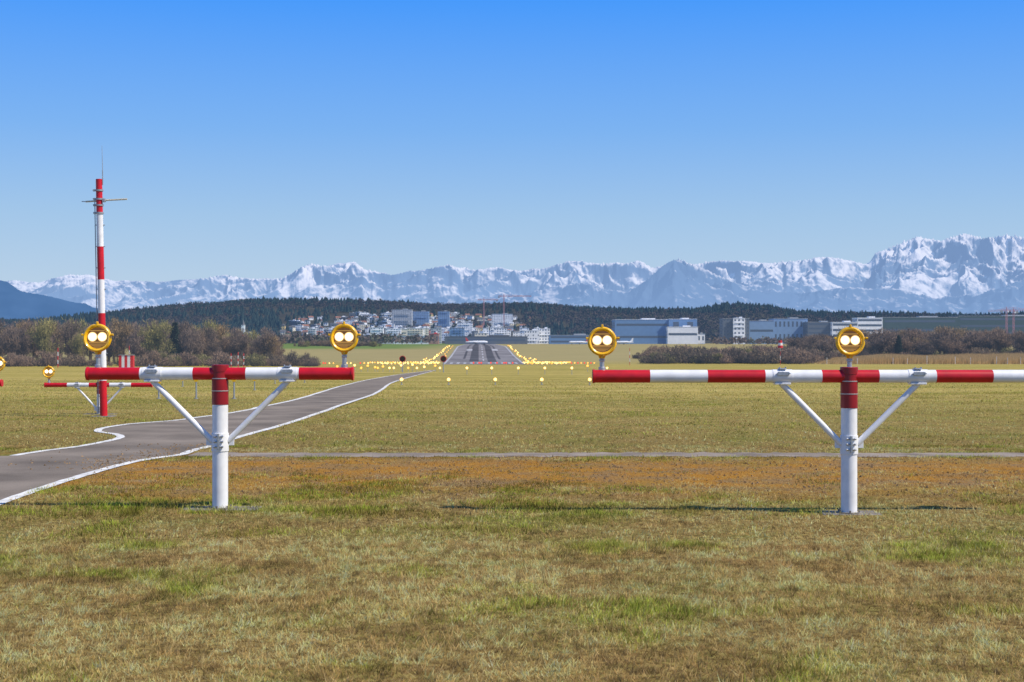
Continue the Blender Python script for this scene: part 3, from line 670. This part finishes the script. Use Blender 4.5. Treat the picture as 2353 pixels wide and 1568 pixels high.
# ---------------------------------------------------------------- buildings
hw_=.12
WALL={k:mat('wall_'+k,c,.8,haze=hw_,var=.08,scale=.2,spec=.2) for k,c in dict(white=(.90,.90,.90),cream=(.80,.72,.56),grey=(.50,.51,.52),darkgrey=(.13,.15,.18),blue=(.15,.27,.46),brick=(.42,.22,.15),yellow=(.70,.53,.22),green=(.06,.10,.10),bluegrey=(.22,.34,.52)).items()}
GL=mat('window_glass',(.08,.11,.16),.2,haze=hw_); ROOF={k:mat('roof_'+k,c,.8,haze=hw_,scale=.3,spec=.2) for k,c in dict(tile=(.28,.13,.09),slate=(.12,.12,.13),flat=(.40,.41,.42),white=(.85,.85,.86),red=(.65,.05,.04)).items()}
def building(X,D,w,h,dp,wall,roof,gable,label,z0=None,floors=None,cols=None,rot=0,group='hillside town buildings',cat='building',strip=False):
    z0=(float(hillz(np.array(X),np.array(D))) if D>H0 else gz(D)) if z0 is None else z0
    o=None; b=MB(); b.box((0,0,h/2-1.5),(w,dp,h+3),0)
    floors=floors or max(1,int(h/3.1)); cols=cols or max(2,int(w/3.6)); fh=h/floors; cw=w/cols
    for f in range(floors):
        if strip: b.box((0,-dp/2-.03,f*fh+fh*.58),(w*.94,.06,min(fh*.42,3)),1)
        else:
            for c in range(cols):
                if random.random()<.08: continue
                b.box((-w/2+cw*(c+.5),-dp/2-.03,f*fh+fh*.58),(cw*.42,.06,fh*.42),1)
        sc=max(2,int(dp/4)) 
        for c in range(sc):
            for sg in(-1,1): b.box((sg*(w/2+.03),-dp/2+dp/sc*(c+.5),f*fh+fh*.58),(.06,dp/sc*.45,fh*.45),1)
        if random.random()<.5 and f and gable is False and not strip: b.box((0,-dp/2-.5,f*fh),(w*.7,.9,.25),0)
    o=b.obj('building' if not gable else 'house',[WALL[wall],GL],smooth=False,loc=(X,D,z0)); o.rotation_euler=(0,0,rot); tag(o,label,cat,group)
    r=MB()
    if gable:
        rh=dp*.32; e=.6; x=w/2+e; yv=dp/2+e; zb=h-.2
        r.add([(-x,-yv,zb),(x,-yv,zb),(x,yv,zb),(-x,yv,zb),(-x,0,zb+rh+.3),(x,0,zb+rh+.3)],[(0,1,5,4),(3,4,5,2),(0,4,3),(1,2,5),(0,3,2,1)])
        r.box((w*.22,dp*.1,h+rh*.7),(.9,.9,2.2),0)
    else:
        r.box((0,0,h+.25),(w+.6,dp+.6,.5),0); r.box((w*.15,0,h+1.3),(w*.25,dp*.4,1.7),0)
    r.obj('roof',[ROOF[roof]],o,smooth=False)
    return o
used=[]
cnt=0
for i in range(5000):
    if cnt>=240: break
    px=random.gauss(930,150) if random.random()<.7 else random.uniform(640,1210)
    if px<640 or px>1215: continue
    D=random.uniform(2380,3500)
    X=wx(px,D); zz=float(hillz(np.array(X),np.array(D))); py=CY-F*(zz-CAMZ)/D
    if py<722+abs(px-930)*.05: continue
    if any(abs(px-a)<7 and abs(py-c)<3.7 for a,c in used): continue
    used.append((px,py)); cnt+=1
    if random.random()<.6:
        wl=random.choice(['white','white','white','white','white','cream','grey','yellow']); building(X,D,random.uniform(9,14),random.uniform(5,8),random.uniform(8,11),wl,random.choice(['tile','tile','slate','slate']),True,wl+' house with pitched roof on wooded hillside',rot=random.choice([0,1.57,.4,-.5]))
    else:
        wl=random.choice(['white','white','white','white','white','grey','cream','darkgrey','bluegrey']); building(X,D,random.uniform(12,25),random.uniform(6,12),random.uniform(11,14),wl,random.choice(['flat','white','white']),False,wl+' flat-roofed apartment block on hillside',rot=random.uniform(-.35,.35))
def lm(px0,px1,yt,D,wall,roof,label,dp=30,floors=None,cols=None,strip=False,**k):
    w=(px1-px0)*D/F; X=wx((px0+px1)/2,D); z0=gz(D) if D<H0 else float(hillz(np.array(X),np.array(D))); h=wz(yt,D)-z0
    return building(X,D+dp/2,w,h,dp,wall,roof,False,label,z0=z0,floors=floors,cols=cols,strip=strip,group='airport buildings',**k)
lm(900,946,712,2900,'grey','flat','grey apartment slab above the town'); lm(1006,1032,716,2850,'bluegrey','flat','slim blue-grey tower block above town'); lm(948,985,716,3000,'bluegrey','flat','long grey block on wooded ridge')
lm(1130,1178,722,2950,'white','flat','white block beside construction cranes'); lm(1050,1085,742,2500,'white','flat','white apartment block below hill'); lm(872,945,757,2250,'cream','flat','cream office block beside airfield',floors=5)
lm(1413,1537,735,1900,'blue','white','large blue-grey hangar with window band',60,2,14,True,cat='hangar'); lm(1537,1602,734,1895,'blue','white','blue end section of large hangar',62,2,2); lm(1534,1604,752,1870,'white','white','white annex in front of hangar',20,1,1,True)
lm(1602,1620,768,1890,'white','flat','small white annex beside hangar',20,1,2)
lm(1661,1722,733,1850,'darkgrey','flat','dark office block with rows of windows',30,7,8); lm(1685,1712,732,1846,'white','white','white stair tower on office block',4,6,3)
lm(1722,1778,738,1880,'bluegrey','flat','plain blue-grey warehouse with flat roof',40,1,2,True); lm(1778,1856,733,1900,'bluegrey','flat','long blue-grey warehouse with window rows',40,2,8)
lm(1856,1920,741,1870,'darkgrey','flat','dark glazed office building with flat roof',30,5,8,True); lm(1912,1972,741,1860,'white','white','white stepped office building with strips',30,4,8,True); lm(1970,2028,731,1900,'white','white','tall white office building with window strips',30,5,6,True)
lm(2028,2200,730,1950,'green','flat','long dark green glazed hall',40,3,24,True); lm(2200,2420,727,2000,'green','flat','long dark hall under construction',40,4,30,True)
lm(1262,1372,771,1800,'blue','flat','low blue-grey terminal building',30,2,14,True); lm(1372,1425,773,1790,'darkgrey','flat','low dark service building beside hangar',20,2,6)
lm(1205,1240,760,1950,'white','white','white stepped office beside terminal',20,4,6); lm(1238,1264,756,1960,'white','white','white tower building beside terminal',20,5,4)
lm(1022,1212,774,1800,'darkgrey','slate','long low dark terminal hall',40,1,20,True); lm(985,1008,768,1780,'brick','red','small red roofed building by terminal',15,1,3); lm(905,985,773,1820,'white','flat','low white service building beside airfield',20,2,9); lm(760,900,778,1900,'grey','flat','low grey depot building beside airfield',20,1,12)
for i in range(30):
    px=random.uniform(680,1240); D=random.uniform(1950,2280); wl=random.choice(['white','white','white','white','grey','cream','bluegrey','darkgrey'])
    lm(px,px+random.uniform(12,36),random.uniform(752,772),D,wl,random.choice(['flat','white']),wl+' mid-rise block at foot of town',14)
D=2150; X=wx(559,D); o=empty('church',(X,D,gz(D))); tag(o,'white church tower with dark pointed spire','church')
h=wz(748,D)-gz(D); b=MB(); b.box((0,0,h/2),(5,5,h),0); b.box((0,-2.53,h*.8),(1.4,.06,2.4),1); b.box((7,0,h*.22),(12,8,h*.45),0); b.obj('wall',[WALL['white'],GL],o,smooth=False)
b=MB(); b.lathe((0,0,h),(0,0,1),[(0,3.6),(2,2.2),(9,.15)],4,0); b.obj('spire',[ROOF['slate']],o,smooth=False)
b=MB(); b.add([(.8,-4.4,h*.44),(13.4,-4.4,h*.44),(13.4,4.4,h*.44),(.8,4.4,h*.44),(.8,0,h*.66),(13.4,0,h*.66)],[(0,1,5,4),(3,4,5,2),(0,4,3),(1,2,5)]); b.obj('roof',[ROOF['slate']],o,smooth=False)
def crane(px,ytop,D,pxa,pxb,label,q=1.):
    X=wx(px,D); z0=float(hillz(np.array(X),np.array(D))) if D>H0 else gz(D); o=empty('tower_crane',(X,D,z0)); tag(o,label,'crane','tower cranes over the town')
    h=wz(ytop,D)-z0; s=1.0
    b=MB()
    for sx in(-s,s):
        for sy in(-s,s): b.box((sx,sy,h/2-.5),(.5*q,.5*q,h),0)
    n=int(h/2.6)
    for k in range(n):
        sg=1 if k%2 else -1
        for yy2 in(-s,s): b.cyl((-s*sg,yy2,h*k/n),(s*sg,yy2,h*(k+1)/n),.2*q,n=4)
    b.obj('mast',[M['redfar']],o,smooth=False)
    xa=(pxa-px)*D/F; xb_=(pxb-px)*D/F; b=MB()
    for zz in(0,1.8):b.box(((xa+xb_)/2,0,h+zz),(abs(xb_-xa),.6*q,.5*q),0)
    n=int(abs(xb_-xa)/2.5)
    for k in range(n):
        x0=xa+(xb_-xa)*k/n;x1=xa+(xb_-xa)*(k+1)/n; b.cyl((x0,0,h+(0 if k%2 else 1.8)),(x1,0,h+(1.8 if k%2 else 0)),.22*q,n=4)
    b.lathe((0,0,h),(0,0,1),[(0,1.0),(5,.3)],4,0); b.cyl((0,0,h+5),(xb_*.7,0,h+1.8),.12,n=4); b.cyl((0,0,h+5),(xa*.9,0,h+1.8),.12,n=4)
    b.obj('jib',[M['redfar']],o,smooth=False)
    b=MB(); b.box((xa*.9,0,h-1.2),(3,1.6,3),0); b.obj('counterweight',[M['grey']],o,smooth=False)
    b=MB(); b.box((1.8,-.5,h-1.4),(1.8,1.8,2.2),0); b.obj('cab',[WALL['white']],o,smooth=False)
crane(1158,682,2700,1145,1221,'tall red lattice tower crane above town',1.15); crane(1112,690,2900,1145,1097,'smaller red lattice tower crane above town',1.15)
crane(2313,714,1960,2300,2385,'red tower crane over dark hall',.6); crane(2329,716,1980,2338,2270,'red tower crane beside dark hall',.6)
def plane(px,D,L,flip,col,label):
    o=empty('airliner',(wx(px,D),D,gz(D))); tag(o,label,'airplane','parked airliners'); s=-1 if flip else 1; r=L*.055; zc=r*1.9
    b=MB(); b.lathe((-s*L/2,0,zc),(s,0,0),[(0,r*.15),(L*.03,r*.6),(L*.1,r),(L*.65,r),(L*.85,r*.6),(L,r*.15)],16,0); b.obj('fuselage',[WALL['white']],o)
    b=MB()
    for sg in(-1,1): b.add([(-s*L*.1,0,zc-r*.5),(s*L*.1,0,zc-r*.5),(s*L*.2,sg*L*.45,zc),(s*L*.14,sg*L*.45,zc),(-s*L*.1,0,zc-r*.2),(s*L*.1,0,zc-r*.2)],[(0,1,2,3),(4,3,2,5),(0,3,4),(1,5,2)])
    b.obj('wing',[WALL['grey']],o,smooth=False)
    b=MB(); b.add([(s*L*.33,-.2,zc+r*.7),(s*L*.46,-.2,zc+r*.5),(s*L*.5,-.1,zc+r*.5+L*.17),(s*L*.44,-.1,zc+r*.5+L*.17),(s*L*.33,.2,zc+r*.7),(s*L*.46,.2,zc+r*.5),(s*L*.5,.1,zc+r*.5+L*.17),(s*L*.44,.1,zc+r*.5+L*.17)],[(0,1,2,3),(4,7,6,5),(3,2,6,7),(1,5,6,2),(0,3,7,4)]); b.obj('tail_fin',[col],o,smooth=False)
    b=MB()
    for x,yv in((-s*L*.35,0),(s*L*.03,L*.08),(s*L*.03,-L*.08)):
        b.cyl((x,yv,r*.35),(x,yv,zc-r*.2),.15,n=6,m=0); b.cyl((x,yv-.3,r*.35),(x,yv+.3,r*.35),r*.35,n=12,m=1)
    b.obj('landing_gear',[M['grey'],M['black']],o)
plane(1432,1650,24,False,WALL['white'],'white airliner parked before low buildings'); plane(1095,1650,26,True,ROOF['red'],'white airliner with red tail fin parked'); plane(1330,1700,24,False,ROOF['red'],'small white airliner parked near terminal')

# ---------------------------------------------------------------- mountains
def mtn_mat(name,snow0,hazelo,hazehi,zlo,zhi,snowcol=(.95,.87,.82),rock_shade=(.11,.17,.27),hz=(.29,.46,.77),nsc=.0026):
    m,nt,N,L=newmat(name); b=N['Principled BSDF']; b.inputs['Roughness'].default_value=.9; b.inputs['Specular IOR Level'].default_value=.05
    tc=N.new('ShaderNodeTexCoord'); g=N.new('ShaderNodeNewGeometry'); sn=N.new('ShaderNodeSeparateXYZ'); L.new(g.outputs['Normal'],sn.inputs[0]); sp=N.new('ShaderNodeSeparateXYZ'); L.new(tc.outputs['Object'],sp.inputs[0])
    n=N.new('ShaderNodeTexNoise'); n.inputs['Scale'].default_value=nsc; n.inputs['Detail'].default_value=8; n.inputs['Roughness'].default_value=.66; L.new(tc.outputs['Object'],n.inputs[0])
    n2=N.new('ShaderNodeTexNoise'); n2.inputs['Scale'].default_value=.00035; n2.inputs['Detail'].default_value=3; L.new(tc.outputs['Object'],n2.inputs[0])
    def mth(op,a,b_,c=None):
        q=N.new('ShaderNodeMath'); q.operation=op
        for i,v in enumerate((a,b_,c)):
            if v is None: continue
            if isinstance(v,(int,float)): q.inputs[i].default_value=v
            else: L.new(v,q.inputs[i])
        return q.outputs[0]
    hgt=N.new('ShaderNodeMapRange'); hgt.inputs[1].default_value=zlo; hgt.inputs[2].default_value=zhi; hgt.clamp=False; L.new(sp.outputs['Z'],hgt.inputs[0])
    s=mth('ADD',mth('MULTIPLY',n.outputs[0],1.7),mth('MULTIPLY',sn.outputs['Z'],.9)); s=mth('ADD',s,mth('MULTIPLY',hgt.outputs[0],.36)); s=mth('ADD',s,mth('MULTIPLY',sn.outputs['X'],.3)); s=mth('ADD',s,mth('MULTIPLY',n2.outputs[0],1.5)); s=mth('SUBTRACT',s,snow0+.75)  # snow also favours right-facing slopes, so the sunlit side is painted pale
    mr=N.new('ShaderNodeMapRange'); mr.inputs[1].default_value=-.16; mr.inputs[2].default_value=.20; L.new(s,mr.inputs[0])
    mx=N.new('ShaderNodeMix'); mx.data_type='RGBA'; mx.inputs[6].default_value=rock_shade+(1,); mx.inputs[7].default_value=snowcol+(1,); L.new(mr.outputs[0],mx.inputs[0]); L.new(mx.outputs[2],b.inputs['Base Color'])  # pinkish sunlit snow against a blue tone for rock and painted shadow
    bu=N.new('ShaderNodeBump'); bu.inputs['Strength'].default_value=.4; bu.inputs['Distance'].default_value=90; L.new(n.outputs[0],bu.inputs['Height']); L.new(bu.outputs[0],b.inputs['Normal'])
    e=N.new('ShaderNodeEmission'); e.inputs[0].default_value=hz+(1,); hm=N.new('ShaderNodeMapRange'); hm.inputs[3].default_value=hazelo; hm.inputs[4].default_value=hazehi; L.new(hgt.outputs[0],hm.inputs[0])  # haze painted as blue emission, varying with height
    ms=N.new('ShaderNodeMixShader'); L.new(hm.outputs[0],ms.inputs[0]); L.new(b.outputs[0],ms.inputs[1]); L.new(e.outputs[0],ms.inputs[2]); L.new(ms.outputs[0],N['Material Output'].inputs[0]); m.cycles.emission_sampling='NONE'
    return m
def mountains(name,sx,sy,Da,Db,nu,nv,mt,seed,fr=.00035,px0=-260,px1=2620,jag=3.,sm=7,oc=7,gain=.45,k0=.40,ef=.9):
    px=np.linspace(px0,px1,nu); u=(px-CX)/F; Dv=np.linspace(Da,Db,nv); U,DD=np.meshgrid(u,Dv); X=U*DD
    tgt=(CY-np.interp(px,sx,sy))+jag*(ridged(px*.02,px*0+seed,5,seed)-.5)*2
    E=np.interp(px,sx,CY-np.array(sy)); E=np.convolve(np.pad(E,20,mode='edge'),np.ones(41)/41,'valid')
    t=(DD-Da)/(Db-Da)
    env=np.clip(t/.72,0,1)**ef*np.clip((1-t)/.2,0,1)**.5
    wxn=(fbm(X*fr*.7,DD*fr*.7,3,seed+5)-.5)*1.6
    r=ridged(X*fr+wxn,DD*fr+wxn,oc,seed,gain)
    z=(E[None,:]/F*DD)*env*(k0+.85*r)
    app=(z/DD*F).max(0); sc=tgt/np.maximum(app,1); k=np.ones(sm)/sm; sc=np.convolve(np.pad(sc,sm//2,mode='edge'),k,'valid')
    z=z*sc[None,:]-40*(env<=0)
    return tag(mkobj(name,grid_mesh(name,np.stack([X,DD,z],-1),[mt])),kind='structure')
Ax=[-300,0,40,90,150,200,260,330,400,470,520,570,650,690,715,740,790,815,840,880,900,940,1000,1030,1080,1130,1200,1250,1310,1380,1440,1470,1500,1550,1600,1650,1700,1760,1850,1900,1990,2000,2012,2060,2110,2160,2220,2260,2310,2353,2600]
Ay=[650,644,645,651,633,629,644,646,646,640,633,641,637,617,605,611,605,601,617,626,632,622,615,608,619,615,621,615,600,606,604,598,615,603,605,600,597,603,597,590,607,602,580,563,542,553,537,546,540,546,550]
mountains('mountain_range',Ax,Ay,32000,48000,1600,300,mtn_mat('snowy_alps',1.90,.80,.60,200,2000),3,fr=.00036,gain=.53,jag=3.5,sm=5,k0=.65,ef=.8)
Bx=[-300,0,850,950,1040,1120,1200,1290,1340,1400,1440,1480,1520,1552,1590,1640,1700,1760,1850,1950,2050,2150,2250,2353,2600]
By=[716,714,712,690,678,690,676,656,650,664,670,648,612,593,605,628,650,672,672,660,664,684,676,640,640]
mountains('mountain_foothills',Bx,By,22000,31000,1400,220,mtn_mat('blue_prealps',2.02,.82,.66,200,1700,rock_shade=(.09,.14,.22),hz=(.25,.41,.71)),17,fr=.0005,jag=4,gain=.55,sm=5,k0=.6)
Cx=[-300,0,60,120,180,250,320,2300,2353,2600]; Cy=[640,653,662,682,702,716,730,730,722,700]
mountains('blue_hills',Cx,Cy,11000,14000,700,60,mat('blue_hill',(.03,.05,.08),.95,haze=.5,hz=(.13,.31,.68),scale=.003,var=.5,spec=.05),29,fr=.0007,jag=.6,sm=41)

# ---------------------------------------------------------------- world, sun, camera
sv=Vector((1.22,-.42,1.42)).normalized(); el=math.asin(sv.z); az=math.atan2(sv.x,sv.y)
w=bpy.data.worlds.new('World'); scene.world=w; w.use_nodes=True; N=w.node_tree.nodes; L=w.node_tree.links; bg=N['Background']
sky=N.new('ShaderNodeTexSky'); sky.sky_type='NISHITA'; sky.sun_disc=False; sky.sun_elevation=el; sky.sun_rotation=az; sky.air_density=1.; sky.dust_density=.3; sky.ozone_density=3
tc=N.new('ShaderNodeTexCoord'); sp=N.new('ShaderNodeSeparateXYZ'); L.new(tc.outputs['Generated'],sp.inputs[0])
rp=N.new('ShaderNodeValToRGB'); e=rp.color_ramp.elements
els=[(0,(.54,.69,.87)),(.04,(.47,.63,.82)),(.087,(.36,.57,.84)),(.146,(.20,.46,.92)),(.233,(.055,.33,1.02)),(.45,(.04,.20,.70)),(1,(.04,.12,.40))]
e[0].position=0;e[0].color=els[0][1]+(1,);e[1].position=1;e[1].color=els[-1][1]+(1,)
for p,c in els[1:-1]: q=e.new(p); q.color=c+(1,)
L.new(sp.outputs['Z'],rp.inputs[0])
sc=N.new('ShaderNodeVectorMath'); sc.operation='SCALE'; sc.inputs[3].default_value=.09; L.new(sky.outputs[0],sc.inputs[0])
mx=N.new('ShaderNodeMix'); mx.data_type='RGBA'; mx.inputs[0].default_value=.9; L.new(sc.outputs[0],mx.inputs[6]); L.new(rp.outputs[0],mx.inputs[7]); L.new(mx.outputs[2],bg.inputs[0]); bg.inputs[1].default_value=1.
sl=bpy.data.lights.new('sun','SUN'); sl.energy=5.; sl.angle=math.radians(.5); sl.color=(1,.92,.79); so=bpy.data.objects.new('sun',sl); COL.objects.link(so); so.rotation_euler=sv.to_track_quat('Z','Y').to_euler(); so.location=(20,-5,30)
cam=bpy.data.cameras.new('camera'); co=bpy.data.objects.new('camera',cam); COL.objects.link(co); co.location=(0,0,CAMZ); co.rotation_euler=(math.radians(90),0,0); cam.lens=50; cam.sensor_width=36; cam.clip_end=100000; cam.clip_start=.1
cam.dof.use_dof=True; cam.dof.focus_distance=15.5; cam.dof.aperture_fstop=6.3
scene.camera=co
scene.view_settings.view_transform='Standard'; scene.view_settings.look='None'; scene.view_settings.exposure=0
